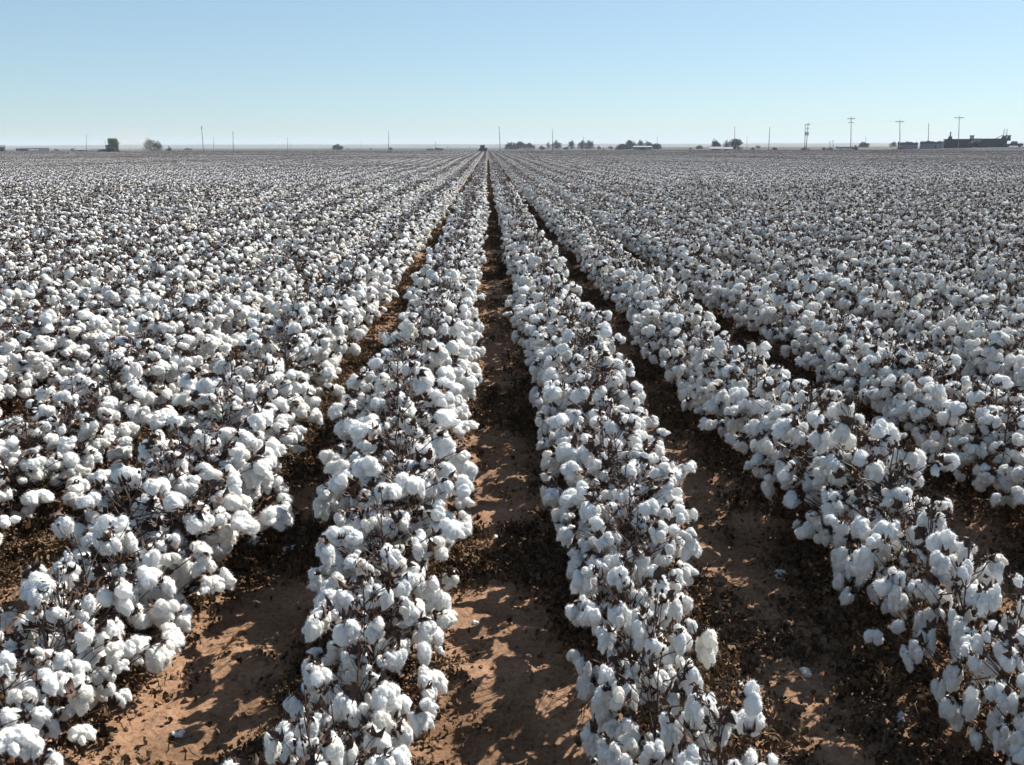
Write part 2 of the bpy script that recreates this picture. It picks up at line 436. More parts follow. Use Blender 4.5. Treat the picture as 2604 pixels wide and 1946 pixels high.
def plant_layout(seed):
    """positions of bolls and the branching stalk of one plant"""
    r = random.Random(seed)
    H = r.uniform(0.56, 0.70)
    lean = (r.uniform(-.05, .05), r.uniform(-.05, .05))
    stem = []
    for i in range(8):
        s = i / 7
        stem.append((lean[0] * s + r.uniform(-.009, .009) * (i > 0), lean[1] * s + r.uniform(-.009, .009) * (i > 0), H * s))
    def at(z):
        s = min(max(z / H, 0), 1) * 7; i = min(int(s), 6); f = s - i
        return Vector(stem[i]).lerp(Vector(stem[i + 1]), f)
    n = r.randint(22, 29)
    pts = []
    for k in range(n):
        best, bd = None, -1
        for c in range(10):
            z = r.uniform(0.19, H - 0.07) if r.random() > .25 else r.uniform(0.35, H - .07)
            rm = 0.27 * math.sqrt(max(0.05, 1 - ((z - 0.28) / 0.42) ** 2))
            a = r.uniform(0, 2 * math.pi); q = rm * math.sqrt(r.uniform(0.10, 1.0))
            p = Vector((math.cos(a) * q, math.sin(a) * q, z)) + Vector((lean[0], lean[1], 0)) * z
            d = min([(p - w).length for w in pts] + [9])
            if d > bd: best, bd = p, d
        pts.append(best)
    for p in pts[:]:
        if r.random() < .42:
            d = Vector([r.gauss(0, 1) for _ in range(3)]).normalized()
            pts.append(p + Vector((d.x, d.y, d.z * .6)) * r.uniform(.035, .055))
    nmain = n
    bolls = []
    gs = [tube(stem, np.linspace(0.0062, 0.0022, 8), 6, 2)]
    for pi, p in enumerate(pts):
        rad = Vector((p.x, p.y, 0)); dist = rad.length
        z0 = max(0.05, p.z - r.uniform(0.03, 0.10) - 0.35 * dist)
        b0 = at(z0)
        mid = b0.lerp(p, 0.55) + Vector((r.uniform(-.012, .012), r.uniform(-.012, .012), r.uniform(-0.01, .02)))
        cps = [b0, b0.lerp(mid, .5) + Vector((0, 0, .006)), mid, mid.lerp(p, .5) + Vector((0, 0, .008)), p]
        gs.append(tube([c[:] for c in cps], np.linspace(0.0026, 0.0015, 5), 4, 2))
        az = math.atan2(p.y, p.x) + r.uniform(-1.0, 1.0) if dist > .05 else r.uniform(0, 6.28)
        sc_ = (r.uniform(0.72, 1.22) if pi < nmain else r.uniform(.55, .9)) * (1.0 if r.random() > .1 else 0.65)
        tip_ = r.random()
        Mx = T(*p) @ Rz(az) @ Matrix.Rotation(r.uniform(-0.35, 0.5) if tip_ < .6 else r.uniform(-1.5, -.5), 4, 'Y') @ Matrix.Rotation(r.uniform(-.35, .35), 4, 'X') @ S(sc_)
        bolls.append((r.randrange(NV), r.randrange(8), Mx, Matrix.Rotation(r.uniform(-1.3, 0.4), 4, 'Y') @ Matrix.Rotation(r.uniform(0, 6), 4, 'X')))
    # bare twigs standing above the bolls, with small dried buds
    for k in range(r.randint(3, 6)):
        z0 = H * r.uniform(.55, .95); b0 = at(z0); a = r.uniform(0, 6.28); l = r.uniform(0.08, 0.19)
        e = b0 + Vector((math.cos(a) * l * .45, math.sin(a) * l * .45, l * r.uniform(.6, 1)))
        m_ = b0.lerp(e, .5) + Vector((math.cos(a) * .01, math.sin(a) * .01, -.004))
        gs.append(tube([b0[:], m_[:], e[:]], [0.0022, 0.0018, 0.0012], 4, 2))
        for j in range(r.randint(2, 5)):
            v, t = ico(1); rr = r.uniform(0.003, 0.0065)
            c = b0.lerp(e, r.uniform(.5, 1.05)) + Vector([r.uniform(-.006, .006) for _ in range(3)])
            gs.append(G(v * (rr, rr, rr * 1.4) + np.array(c[:]), t, 1, False))
    top = Vector(stem[-1])
    for j in range(r.randint(3, 7)):
        v, t = ico(1); rr = r.uniform(0.003, 0.007)
        gs.append(G(v * (rr, rr, rr * 1.3) + np.array((top + Vector([r.uniform(-.012, .012), r.uniform(-.012, .012), r.uniform(-.03, .006)]))[:]), t, 1, False))
    # empty dried burs on short twigs
    for k in range(r.randint(3, 7)):
        z = r.uniform(.18, H); a = r.uniform(0, 6.28); q = r.uniform(.06, .25) * (1 if z < .5 else .6)
        p = Vector((math.cos(a) * q, math.sin(a) * q, z)); b0 = at(max(.05, z - .3 * q))
        gs.append(tube([b0[:], (b0.lerp(p, .5) + Vector((0, 0, .008)))[:], p[:]], [.0026, .002, .0015], 4, 2))
        gs.append(xf(BUR_LOW2[r.randrange(6)], T(*p) @ rrot(r) @ S(r.uniform(.7, 1.05))))
    stalk = join(gs)
    lv = []
    for k in range(r.randint(10, 22)):
        z = r.uniform(0.03, H * .8) ** 1.0; q = r.uniform(0.02, 0.2) * (1 if z < .4 else .7); a = r.uniform(0, 6.28)
        lv.append(xf(LEAVES[r.randrange(14)], T(math.cos(a) * q, math.sin(a) * q, z) @ rrot(r) @ S(r.uniform(.6, 1.35))))
    cl = Vector((r.uniform(-.12, .12), r.uniform(-.12, .12), r.uniform(.2, .5)))
    for k in range(r.choice([0, 0, 8, 16])):
        lv.append(xf(LEAVES[r.randrange(14)], T(*(cl + Vector([r.gauss(0, .03) for _ in range(3)]))) @ rrot(r) @ S(r.uniform(.4, .8))))
    return dict(H=H, bolls=bolls, stalk=stalk, leaves=join(lv), leafy=len(lv), lean=Vector((lean[0], lean[1])).length)

NT = 14
LAY = [plant_layout(40 + i) for i in range(NT)]

def joined_plant(L, lint, bur, nb=8):
    gs = [L['stalk'], L['leaves']]
    for vi, bi, Mx, Mb in L['bolls']:
        gs.append(xf(lint[vi % len(lint)], Mx)); gs.append(xf(bur[bi % len(bur)], Mx @ Mb))
    return join(gs)

# ------------------------------------------------------------------ where every plant of the field stands
def proj(P):
    """pixel of a world point in the photograph's frame, and depth"""
    q = Rc.inverted() @ (Vector(P) - Vector((0, 0, CAMZ)))
    if q.z > -0.05: return None
    return (1302 + FPX * q.x / -q.z, 973 - FPX * q.y / -q.z, -q.z)

def in_frame(x, y):
    for dz in (0.05, 0.35, 0.66):
        for dx in (-.22, 0, .22):
            p = proj((x + dx, y, dz))
            if p and -5 < p[0] < PW + 5 and -5 < p[1] < PH + 5: return True
    return False

def wide(y, k=0):      # the rows left of centre grew bushier
    return (1.17 if k <= -2 else 1.12 if k == -1 else 1.04 if k == 0 else 1.0) * (0.70 + 0.28 * float(sstep((y - 2.2) / 1.6)))
def bend(k, y):      # the rows are not dead straight at their near end
    d = {0: -0.09, -1: 0.06}.get(k, 0) * float(sstep((3.3 - y) / 0.8))
    d += {-2: 0.14, -3: 0.14, -4: 0.09, 2: 0.10, 1: -0.03}.get(k, 0) * float(sstep(((5.2 if k == -2 else 6.5 if k < 0 else 8.0) - y) / 1.5))
    return d + 0.03 * math.sin(y * 1.3 + k * 2.1)
plants = []
for k in range(-16, 17):
    rx = OFF + ROW * (k + 0.5)
    y = -3.0 + R.uniform(0, .2)
    while y < 16.0:
        gap = noise2(np.array([rx * 3.3]), np.array([y * 1.1]), 77)[0]
        plants.append((rx + bend(k, y) + R.gauss(0, .025), y, k))
        y += R.uniform(0.155, 0.235) * (1.35 if gap > .72 else 1)
vis = [p for p in plants if p[1] > 0.8 and in_frame(p[0], p[1])]
vis.sort(key=lambda p: proj((p[0], p[1], .35))[2])
IND = vis[:300]
ind_set = set((p[0], p[1]) for p in IND)

lint_me = [build("lint", g, [M_LINT]) for g in LINT_HI]
boll_me = {}
bur_me = [build("bur", remat(g, 0), [M_BUR]) for g in BUR_HI]
stalk_me = [build("stalk", L['stalk'], [M_STALK, M_BUR, M_STALK]) for L in LAY]
leaf_me = [build("dry_leaves", remat(L['leaves'], 0), [M_LEAF]) for L in LAY]
def boll_full(vi, bi, Mb, ti, j):
    if (ti, j) not in boll_me:
        boll_me[(ti, j)] = build("cotton_boll", join([LINT_HI[vi], xf(BUR_HI[bi], Mb)]), [M_LINT, M_BUR])
    return boll_me[(ti, j)]

ORD = ["first", "second", "third", "fourth", "fifth", "sixth", "seventh", "eighth", "ninth", "tenth", "eleventh", "twelfth", "thirteenth",
       "fourteenth", "fifteenth", "sixteenth", "seventeenth", "eighteenth", "nineteenth"]
TENS = {2: "twenty", 3: "thirty", 4: "forty", 5: "fifty", 6: "sixty", 7: "seventy"}
def ordinal(n):
    if n < 20: return ORD[n - 1]
    t, u = divmod(n, 10)
    return (TENS[t] + "-" + ORD[u - 1]) if u else TENS[t][:-1] + "ieth"

byrow = {}
for p in sorted(IND, key=lambda p: p[1]): byrow.setdefault(p[2], []).append(p)
near_rank = {(p[0], p[1]): i for i, p in enumerate(IND)}
last = None
for k, ps in sorted(byrow.items()):
    side = "right" if k >= 0 else "left"
    rn = k + 1 if k >= 0 else -k
    for n, (x, y, _) in enumerate(ps):
        ti = R.randrange(NT)
        while ti == last: ti = R.randrange(NT)
        last = ti
        L = LAY[ti]
        s = R.uniform(0.86, 1.12) if y > 2.6 else R.uniform(0.82, 0.92)
        look = []
        h = L['H'] * s
        look.append("tall" if h > .67 else "short" if h < .56 else "bushy" if len(L['bolls']) > 38 else "slender")
        z = float(ground_z(np.array([x]), np.array([y]))[0]) - 0.01
        root = bpy.data.objects.new("cotton_plant", None); COL.objects.link(root)
        root.empty_display_size = .1
        root.matrix_world = T(x, y, z) @ Rz(R.uniform(0, 6.28)) @ S(s * wide(y, k), s * wide(y, k), s * R.uniform(.94, 1.06))
        tag(root, f"{look[0]} {'heavily' if len(L['bolls']) > 35 else 'open'} bolled cotton plant, {ordinal(n + 1)} nearest in {ORD[rn - 1]} row {side} of centre furrow",
            "cotton plant", "cotton plants growing in the nearest rows")
        ob("stalk", stalk_me[ti], root); ob("dry_leaves", leaf_me[ti], root)
        rk = near_rank[(x, y)]
        for j, (vi, bi, Mx, Mb) in enumerate(L['bolls']):
            if rk < 130:
                b = ob("cotton_boll", lint_me[vi], root, Mx)
                ob("bur", bur_me[bi], b, Mb)
            else:
                ob("cotton_boll", boll_full(vi, bi, Mb, ti, j), root, Mx)

# ------------------------------------------------------------------ the rest of the field: one stuff object
def scatter(name, variants, mats, pts, label, cat):
    """pts rows: x y z rx ry rz sx sy sz index"""
    coll = bpy.data.collections.new(name + "_source")
    for i, g in enumerate(variants):
        o = bpy.data.objects.new("%s_source_%02d" % (name, i), build("%s_kind" % name, g, mats[i])); coll.objects.link(o)
    pts = np.asarray(pts, float)
    me = bpy.data.meshes.new(name)
    me.vertices.add(len(pts)); me.vertices.foreach_set("co", pts[:, :3].astype(np.float32).ravel())
    for nm, ty, cols in (("rot", 'FLOAT_VECTOR', slice(3, 6)), ("scl", 'FLOAT_VECTOR', slice(6, 9))):
        at = me.attributes.new(nm, ty, 'POINT'); at.data.foreach_set("vector", pts[:, cols].astype(np.float32).ravel())
    at = me.attributes.new("pick", 'INT', 'POINT'); at.data.foreach_set("value", pts[:, 9].astype(np.int32))
    me.update()
    o = ob(name, me)
    ng = bpy.data.node_groups.new(name, 'GeometryNodeTree')
    ng.interface.new_socket("Geometry", in_out='INPUT', socket_type='NodeSocketGeometry')
    ng.interface.new_socket("Geometry", in_out='OUTPUT', socket_type='NodeSocketGeometry')
    N = ng.nodes; Lk = ng.links
    gi, go = N.new('NodeGroupInput'), N.new('NodeGroupOutput')
    ci = N.new('GeometryNodeCollectionInfo'); ci.inputs['Collection'].default_value = coll
    ci.inputs['Separate Children'].default_value = True; ci.inputs['Reset Children'].default_value = True
    ip = N.new('GeometryNodeInstanceOnPoints'); ip.inputs['Pick Instance'].default_value = True
    def attr(nm, ty):
        a = N.new('GeometryNodeInputNamedAttribute'); a.data_type = ty; a.inputs['Name'].default_value = nm
        return next(s for s in a.outputs if s.enabled and s.name == 'Attribute')
    Lk.new(gi.outputs[0], ip.inputs['Points']); Lk.new(ci.outputs[0], ip.inputs['Instance'])
    Lk.new(attr("pick", 'INT'), ip.inputs['Instance Index'])
    Lk.new(attr("rot", 'FLOAT_VECTOR'), ip.inputs['Rotation'])
    Lk.new(attr("scl", 'FLOAT_VECTOR'), ip.inputs['Scale'])
    Lk.new(ip.outputs[0], go.inputs[0])
    md = o.modifiers.new("scatter", 'NODES'); md.node_group = ng
    tag(o, label, cat, kind='stuff')
    return o

def row_segment(seed, length, nb, leafy=45):
    """a stretch of far row: bolls, burs and twigs"""
    r = random.Random(seed); gs = []
    for i in range(nb):
        z = r.uniform(.12, .64)
        rm = 0.33 * math.sqrt(max(0.05, 1 - ((z - 0.28) / 0.45) ** 2))
        x = r.uniform(-1, 1) * rm; y = r.uniform(-length / 2, length / 2)
        M_ = T(x, y, z) @ Rz(r.uniform(0, 6.28)) @ S(r.uniform(.75, 1.2))
        gs.append(xf(LINT_LOW[r.randrange(8)], M_))
        if r.random() < .95: gs.append(xf(BUR_LOW[r.randrange(6)], M_ @ Matrix.Rotation(r.uniform(-1.3, .3), 4, 'Y') @ S(1.35)))
    for i in range(int(length * leafy)):
        z = r.uniform(.02, .6)
        gs.append(xf(make_leaf(seed * 100 + i, .042, 2), T(r.gauss(0, .13), r.uniform(-length / 2, length / 2), z) @ rrot(r)))
    for i in range(int(length * 6)):
        x, y = r.gauss(0, .04), r.uniform(-length / 2, length / 2); h = r.uniform(.5, .74)
        gs.append(tube([(x, y, 0), (x + r.uniform(-.06, .06), y + r.uniform(-.06, .06), h)], [.006, .0025], 3, 2))
    return join(gs)

BUR_MID = [xf(b, S(1.12)) for b in BUR_LOW2]
variants = [joined_plant(L, LINT_MID, BUR_MID) for L in LAY[:10]]
vm = [PLANT_MATS] * 10
SEG = 2.0
variants += [row_segment(900 + i, SEG, (165, 150, 145, 125)[i // 2], (18, 28, 42, 65)[i // 2]) for i in range(8)]
vm += [FAR_MATS] * 8
pts = []
for (x, y, k) in plants:
    if (x, y) in ind_set: continue
    s = R.uniform(.86, 1.12); z = float(ground_z(np.array([x]), np.array([y]))[0]) - .01
    pts.append((x, y, z, 0, 0, R.uniform(0, 6.28), s * wide(y, k), s * wide(y, k), s * R.uniform(.94, 1.06), R.randrange(10)))
def edge(x):      # the far end of the field, further away on the left
    return 330 + 60 * float(sstep((-x - 20) / 150)) - 25 * float(sstep((x - 80) / 100))
for k in range(-330, 300):
    rx = OFF + ROW * (k + .5)
    inner = -16 <= k <= 16
    # plants to 34 m
    y = 16.0 if inner else -6.0
    y = max(y, (abs(rx) - 9) / 0.62)
    y0 = y
    while y < 34:
        s = R.uniform(.86, 1.14)
        pts.append((rx + R.gauss(0, .03), y, 0, 0, 0, R.uniform(0, 6.28), s * (1.16 if k < 0 else 1.03), s * (1.16 if k < 0 else 1.03), s * R.uniform(.92, 1.08), R.randrange(10)))
        y += R.uniform(.165, .25)
    y = max(34.0, y0) + R.uniform(0, .6)
    while y < edge(rx):
        hh = 1 + .10 * noise2(np.array([rx / 9]), np.array([y / 14]), 31)[0] + R.uniform(-.05, .05)
        pts.append((rx + R.gauss(0, .03), y, float(terrain(np.array([rx]), np.array([y]))[0]), 0, 0, R.choice([0, math.pi]) + R.gauss(0, .02), 1, 1, hh, 10 + int(min(7, max(0, 3.5 + 4.5 * noise2(np.array([rx / 11 + 40]), np.array([y / 23]), 32)[0] + R.uniform(-2.6, 2.6))))))
        y += SEG * .96
print("field points", len(pts))
scatter("cotton_field", variants, vm, pts, "cotton rows with white open bolls filling the field to the horizon", None)

# ------------------------------------------------------------------ litter of dead leaves and twigs on the soil
def litter_clump(seed):
    r = random.Random(seed); gs = []
    for i in range(r.randint(16, 34)):
        q = abs(r.gauss(0, .07)); a = r.uniform(0, 6.28)
        gs.append(xf(make_leaf(seed * 50 + i, r.uniform(.006, .016), 3, 0), T(math.cos(a) * q, math.sin(a) * q, r.uniform(.004, .02) * (1.3 - q * 5)) @ rrot(r) @ S(1, 1, .8)))
    for i in range(r.randint(0, 3)):
        a = r.uniform(0, 6.28); l = r.uniform(.03, .09)
        x, y = r.gauss(0, .07), r.gauss(0, .07)
        gs.append(tube([(x, y, .006), (x + l * .5 * math.cos(a), y + l * .5 * math.sin(a), .014), (x + l * math.cos(a + .3), y + l * math.sin(a + .3), .006)], [.0013, .0015, .0008], 4, 0))
    return join(gs)
lit = [litter_clump(1200 + i) for i in range(14)]
NL = 170000
ly = 1.0 + 19 * rng.random(NL) ** .75; lx = rng.uniform(-1, 1, NL) * (2.2 + ly * .72)
fr = np.abs(((lx - OFF) / ROW + .5) % 1 - .5) * 2        # 0 in the furrow centre, 1 under the row
nn = noise2(lx * 2.1, ly * 1.5, 55) + .5 * noise2(lx * 6, ly * 5, 56)
bare = 0                                                 # litter thinned to bare sand where sunlit streaks should show
for bx_, by_, bs_ in ((-.78, 3.4, .2), (-.9, 4.5, .3), (.0, 2.45, .25), (-.03, 3.3, .28), (.0, 4.4, .3), (.03, 5.6, .4), (1.12, 2.75, .33), (1.1, 3.5, .25), (1.12, 5.2, .4), (2.1, 4.2, .3)):
    bare = bare + np.exp(-(((lx - bx_) / .24) ** 2 + ((ly - by_) / bs_) ** 2))
nn = nn + .12 * (ly < 5.5) - 1.4 * bare
keep = rng.random(NL) < np.clip(fr * 1.15 + .06 + nn * 1.0, 0.02, 1) * .62
lx, ly = lx[keep], ly[keep]; nk = len(lx)
ls = rng.uniform(.7, 1.4, nk)
lx2, ly2 = rng.uniform(-3.6, 3.8, 9000), 20 + 110 * rng.random(9000) ** 1.4       # and on down the open furrows
lx = np.concatenate([lx, lx2]); ly = np.concatenate([ly, ly2]); nk = len(lx)
ls = np.concatenate([ls, rng.uniform(1.6, 2.6, 9000)])
lp = np.stack([lx, ly, ground_z(lx, ly), rng.uniform(-.15, .15, nk), rng.uniform(-.15, .15, nk), rng.uniform(0, 6.28, nk), ls, ls, ls * 1.2, rng.integers(0, 14, nk)], 1)
cl = []
for i in range(8):
    v, t = ico(2); v = v * (1, 1, .7); v = v * (1 + .35 * noise3(v * 1.7 + i * 5, i)[:, None] + .15 * noise3(v * 5 + i * 5, i)[:, None])
    cl.append(G(v * .011, t, 0, False))
ny_ = 22000
cy = 1.2 + 11 * rng.random(ny_) ** .9; cx = rng.uniform(-1, 1, ny_) * (2.0 + cy * .6); cs = rng.uniform(.2, 1.0, ny_) ** 2 * 1.5 + .15
cp = np.stack([cx, cy, ground_z(cx, cy), rng.uniform(0, 6, ny_), rng.uniform(0, 6, ny_), rng.uniform(0, 6, ny_), cs, cs, cs, rng.integers(0, 8, ny_)], 1)
scatter("soil_clods", cl, [[M_SOIL]] * 8, cp, "small crumbs and clods of red brown soil in the furrows", None)
print("litter", len(lp))
M_LIT2 = mat("litter_tan", (0.06, 0.038, 0.022), 0.85, 0.2, noise=(45, (0.24, 0.165, 0.10), 0.2), trans=0.1)
scatter("leaf_litter", lit, [[M_LIT2 if i % 4 == 1 else M_LITTER] for i in range(14)], lp, "dead brown leaves and twigs littering the soil between the rows", None)


# ------------------------------------------------------------------ placing far things: bearing taken from the photograph, distance chosen
def bearing(px, D):
    """world x, y at distance D along the column px of the photograph"""
    xc = (px - 1302) / FPX * (D * math.cos(PITCH) + 1.8 * math.sin(PITCH))
    return (xc * math.cos(YAW) + D * math.sin(YAW), D * math.cos(YAW) - xc * math.sin(YAW))
def hor(px): return 374 - (px - 1302) * math.tan(math.radians(.15))
def height(px, py, D): return CAMZ + (hor(px) - py) / FPX * D          # height of something seen at px, py
def m(npx, D): return npx / FPX * D
def base(px, D):
    x, y = bearing(px, D)
    return x, y, float(terrain(np.array([x]), np.array([y]))[0])
def yawto(px): return YAW * 0 - math.atan((px - 1302) / FPX) - YAW

# ---- fallen locks of cotton lying in the furrows
FALL = [(498, 1522, .9, "plump white cotton lock fallen on dark litter in the furrow at the left"),
        (738, 1385, .8, "small round cotton lock fallen beside the second row from the left"),
        (640, 1372, 1.1, "ragged cotton lock lying under the bushy plants left of the bare sand"),
        (452, 1863, .45, "tiny cotton tuft on sunlit sand at the lower left"),
        (2051, 1690, .55, "small cotton lock on the shaded sand of the right furrow"),
        (2291, 1823, .6, "white cotton tuft on dark litter in the lower right furrow"),
        (1985, 1470, .8, "spread out cotton lock on litter beside the right hand row"),
        (1265, 1355, .5, "small cotton tuft on the litter of the centre furrow, farthest up"),
        (1210, 1570, .35, "tiny cotton tuft at the left edge of the centre furrow"),
        (1880, 1745, .5, "cotton scrap lying below the row right of centre furrow"),
        (1523, 1935, .7, "cotton lock at the bottom edge below the central right row")]
def ground_hit(px, py):
    d = Rc.to_3x3() @ Vector(((px - 1302) / FPX, -(py - 973) / FPX, -1)); t = -CAMZ / d.z
    return d.x * t, d.y * t
for i, (px, py, s, lab) in enumerate(FALL):
    x, y = ground_hit(px, py)
    z = float(ground_z(np.array([x]), np.array([y]))[0])
    o = ob("fallen_cotton", lint_me[(i * 5) % NV], None, T(x, y, z + .022 * s) @ Rz(i * 1.7) @ S(s, s, s * .62) @ T(-.022, 0, .022))
    tag(o, lab, "cotton lock", "locks of cotton fallen on the soil")

# ------------------------------------------------------------------ trees and bushes beyond the field
def crown_mesh(seed, lobes, n, leaf, m_=0):
    """leaf clumps spread through several lobes; lobes = (x, y, z, rx, ry, rz)"""
    r = np.random.default_rng(seed)
    vol = np.array([a[3] * a[4] * a[5] for a in lobes]); pick = r.choice(len(lobes), n, p=vol / vol.sum())
    L_ = np.array(lobes)[pick]
    d = r.normal(size=(n, 3)); d /= np.linalg.norm(d, axis=1, keepdims=True)
    q = d * (r.random((n, 1)) ** .45)
    p = L_[:, :3] + q * L_[:, 3:]
    hole = noise3(p * (1.1 / max(.4, np.mean(L_[:, 3]) * .6)), seed)
    p = p[hole > -0.34]; n = len(p)
    k = 3
    a = r.normal(size=(n, k, 3)) * leaf
    v = (p[:, None] + a).reshape(-1, 3)
    return G(v, np.arange(n * k).reshape(n, 3), m_, False)

M_CROWN = [mat("crown_green", (0.045, 0.055, 0.030), 0.8, 0.2, noise=(.5, (0.085, 0.085, 0.045), .2), trans=.15),
           mat("crown_bare", (0.085, 0.075, 0.060), 0.8, 0.2, noise=(.5, (0.14, 0.12, 0.095), .2), trans=.1),
           mat("crown_dark", (0.028, 0.034, 0.028), 0.8, 0.2, noise=(.5, (0.05, 0.055, 0.04), .2), trans=.1),
           mat("crown_russet", (0.075, 0.045, 0.030), 0.8, 0.2, noise=(.5, (0.12, 0.08, 0.055), .2), trans=.1)]
M_BARK = mat("bark", (0.06, 0.048, 0.038), 0.9, 0.1, noise=(3, (0.1, 0.085, 0.07), .2))

def tree(px0, px1, top, D, kind, label, seed, cat="tree", lobes=None, group="trees beyond the field"):
    r = random.Random(seed)
    x, y, z0 = base((px0 + px1) / 2, D)
    W = m(px1 - px0, D) / 2 * 1.18; H = height((px0 + px1) / 2, top, D) - z0
    root = bpy.data.objects.new("bush" if cat == "bush" else "tree", None); COL.objects.link(root)
    root.matrix_world = T(x, y, z0) @ Rz(yawto((px0 + px1) / 2))
    tag(root, label, cat, group)
    gs = []; lb = []
    trunk_h = H * (.06 if cat == "bush" else .16)
    nl = lobes or (4 if cat == "bush" else 9)
    for i in range(nl):
        a = i * 2.4 + r.uniform(-.4, .4); q = r.uniform(.1, .6)
        lx_, ly_ = math.cos(a) * q * W, math.sin(a) * q * W * .8
        if cat == "bush": lz = H * r.uniform(.25, .45); rz_ = H * r.uniform(.3, .45)
        else: lz = H * (.26 + .46 * (1 - q) + r.uniform(-.14, .1)); rz_ = H * r.uniform(.17, .27)
        rr = W * r.uniform(.34, .5)
        lz = min(lz, H - rz_)
        lb.append((lx_, ly_, lz, rr, rr * .85, rz_))
        gs.append(tube([(0, 0, trunk_h * .8), (lx_ * .5, ly_ * .5, (trunk_h + lz) * .5), (lx_, ly_, lz)], [H * .018, H * .011, H * .005], 5))
    if cat != "bush":
        for sg in (-1, 0, 1): lb.append((sg * W * .5, r.uniform(-.2, .2) * W, H * .22, W * .42, W * .35, H * .2))
    lb.append((0, 0, H * .55 if cat != "bush" else H * .4, W * .4, W * .35, H * .28))
    lb.append((r.uniform(-.2, .2) * W, 0, H * .82, W * .3, W * .3, H * .18))
    gs.append(tube([(0, 0, -.1), (H * .01, 0, trunk_h * .5), (0, 0, trunk_h), (0, 0, H * .6)], [H * .035, H * .026, H * .022, H * .008], 7))
    ob("crown", build("crown", crown_mesh(seed, lb, 2600 if W > 3 else 1400, max(.10, W * .05)), M_CROWN[kind]), root)
    ob("trunk", build("trunk", join(gs), M_BARK), root)
    return root

TR = [(368, 400, 352, 480, 0, "broad spreading green tree right of the green harvester, dusty air around it", "tree"),
      (395, 417, 358, 480, 0, "lower right neighbour of the spreading tree near the green harvester", "tree"),
      (424, 440, 371, 470, 2, "small dark round bush just right of the spreading tree", "bush"),
      (845, 873, 367, 640, 1, "lone flat topped grey tree over a pale low roof, left of centre", "tree"),
      (988, 1001, 374, 620, 2, "tiny bush at the foot of the pole left of centre", "bush"),
      (1084, 1104, 378, 560, 3, "low brown bush, left one of the pair left of the tractor", "bush"),
      (1100, 1133, 377, 560, 3, "wide low brown bush just left of the tractor in the rows", "bush"),
      (1283, 1316, 362, 600, 1, "leftmost grey tree of the clump right of the leaning pole", "tree"),
      (1308, 1342, 358, 610, 1, "tallest middle tree of the grey clump right of the leaning pole", "tree"),
      (1332, 1362, 364, 600, 1, "rightmost grey tree of the clump right of the leaning pole", "tree"),
      (1370, 1390, 371, 640, 2, "low bush between the grey clump and the small round tree", "bush"),
      (1389, 1402, 359, 640, 1, "small round pale tree left of a thin pole", "tree"),
      (1404, 1430, 357, 640, 1, "grey tree with sky showing through beside a thin pole", "tree"),
      (1430, 1450, 374, 640, 2, "low dark bush between two grey trees", "bush"),
      (1443, 1464, 357, 650, 1, "narrow round headed tree standing alone in the middle of the treeline", "tree"),
      (1469, 1494, 357, 650, 1, "pale leafless looking tree, left one of a touching pair", "tree"),
      (1488, 1513, 357, 650, 1, "pale leafless looking tree, right one of a touching pair", "tree"),
      (1518, 1531, 370, 600, 2, "small dark cone shaped bush, larger of three in a gap", "bush"),
      (1533, 1540, 377, 600, 2, "tiniest dark bush between two small bushes", "bush"),
      (1548, 1561, 370, 620, 2, "small dark bush left of the white roofed farmstead", "bush"),
      (1566, 1602, 367, 560, 2, "dark low tree at the left end of the white roofed farmstead", "tree"),
      (1588, 1622, 357, 580, 0, "tall irregular tree behind the left of the white roofed shed", "tree"),
      (1620, 1640, 356, 590, 0, "thin airy tree above the middle of the white roofed shed", "tree"),
      (1638, 1660, 358, 580, 0, "tree above the right end of the white roofed shed", "tree"),
      (1655, 1684, 363, 555, 2, "dark rounded tree at the right end of the white roofed farmstead", "tree"),
      (1752, 1762, 375, 600, 2, "small dark bush alone between farmstead and dark trees", "bush"),
      (1768, 1791, 370, 620, 0, "rounded green bush left of the pale domed sheds", "bush"),
      (1806, 1834, 353, 450, 2, "dark dense double topped tree left of the pale domed sheds", "tree"),
      (1837, 1858, 355, 460, 2, "narrow dark tree with a gap in its crown above pale sheds", "tree"),
      (1851, 1889, 353, 440, 2, "dark tree sloping down to the right behind a thin pole", "tree"),
      (1909, 1921, 375, 440, 2, "small dark bush left of the short bare pole", "bush"),
      (1919, 1936, 370, 560, 1, "pale rounded bush behind the small dark bush", "bush"),
      (1962, 1977, 374, 380, 2, "small dark bush just right of the short bare pole", "bush"),
      (2034, 2058, 373, 320, 3, "spreading brown bush around the foot of the transformer poles", "bush"),
      (2088, 2104, 373, 360, 3, "dark brown bush, left one of the pair past the transformer poles", "bush"),
      (2102, 2118, 374, 365, 1, "greyish bush, right one of the pair past the transformer poles", "bush"),
      (2166, 2187, 369, 330, 3, "red brown tangled bush right of the tall crossarm pole", "bush"),
      (2184, 2211, 361, 480, 1, "pale grey rounded tree behind the red brown bush", "tree"),
      (2262, 2282, 359, 460, 0, "grey green tree at the left end of the wrapped cotton modules", "tree"),
      (2281, 2300, 373, 310, 3, "low red brown weeds at the foot of the pole by the modules", "bush"),
      (2120, 2130, 377, 600, 0, "faint small bush left of the blue pipe trailer", "bush"),
      (138, 150, 378, 640, 0, "faint small bush between the low roofs at the far left", "bush"),
      (180, 200, 377, 680, 0, "faint wide bush just left of a thin pole at far left", "bush"),
      (470, 490, 377, 800, 1, "faint grey bush left of the tall leaning pole", "bush"),
      (884, 890, 377, 800, 2, "tiny far bush right of the lone flat topped tree", "bush"),
      (940, 948, 377, 800, 2, "tiny far bush left of the pole left of centre", "bush")]
for i, (a, b, t, D, k, lab, c) in enumerate(TR):
    tree(a, b, t, D, k, lab, 2000 + i, c, group="bushes beyond the field" if c == "bush" else "trees beyond the field")

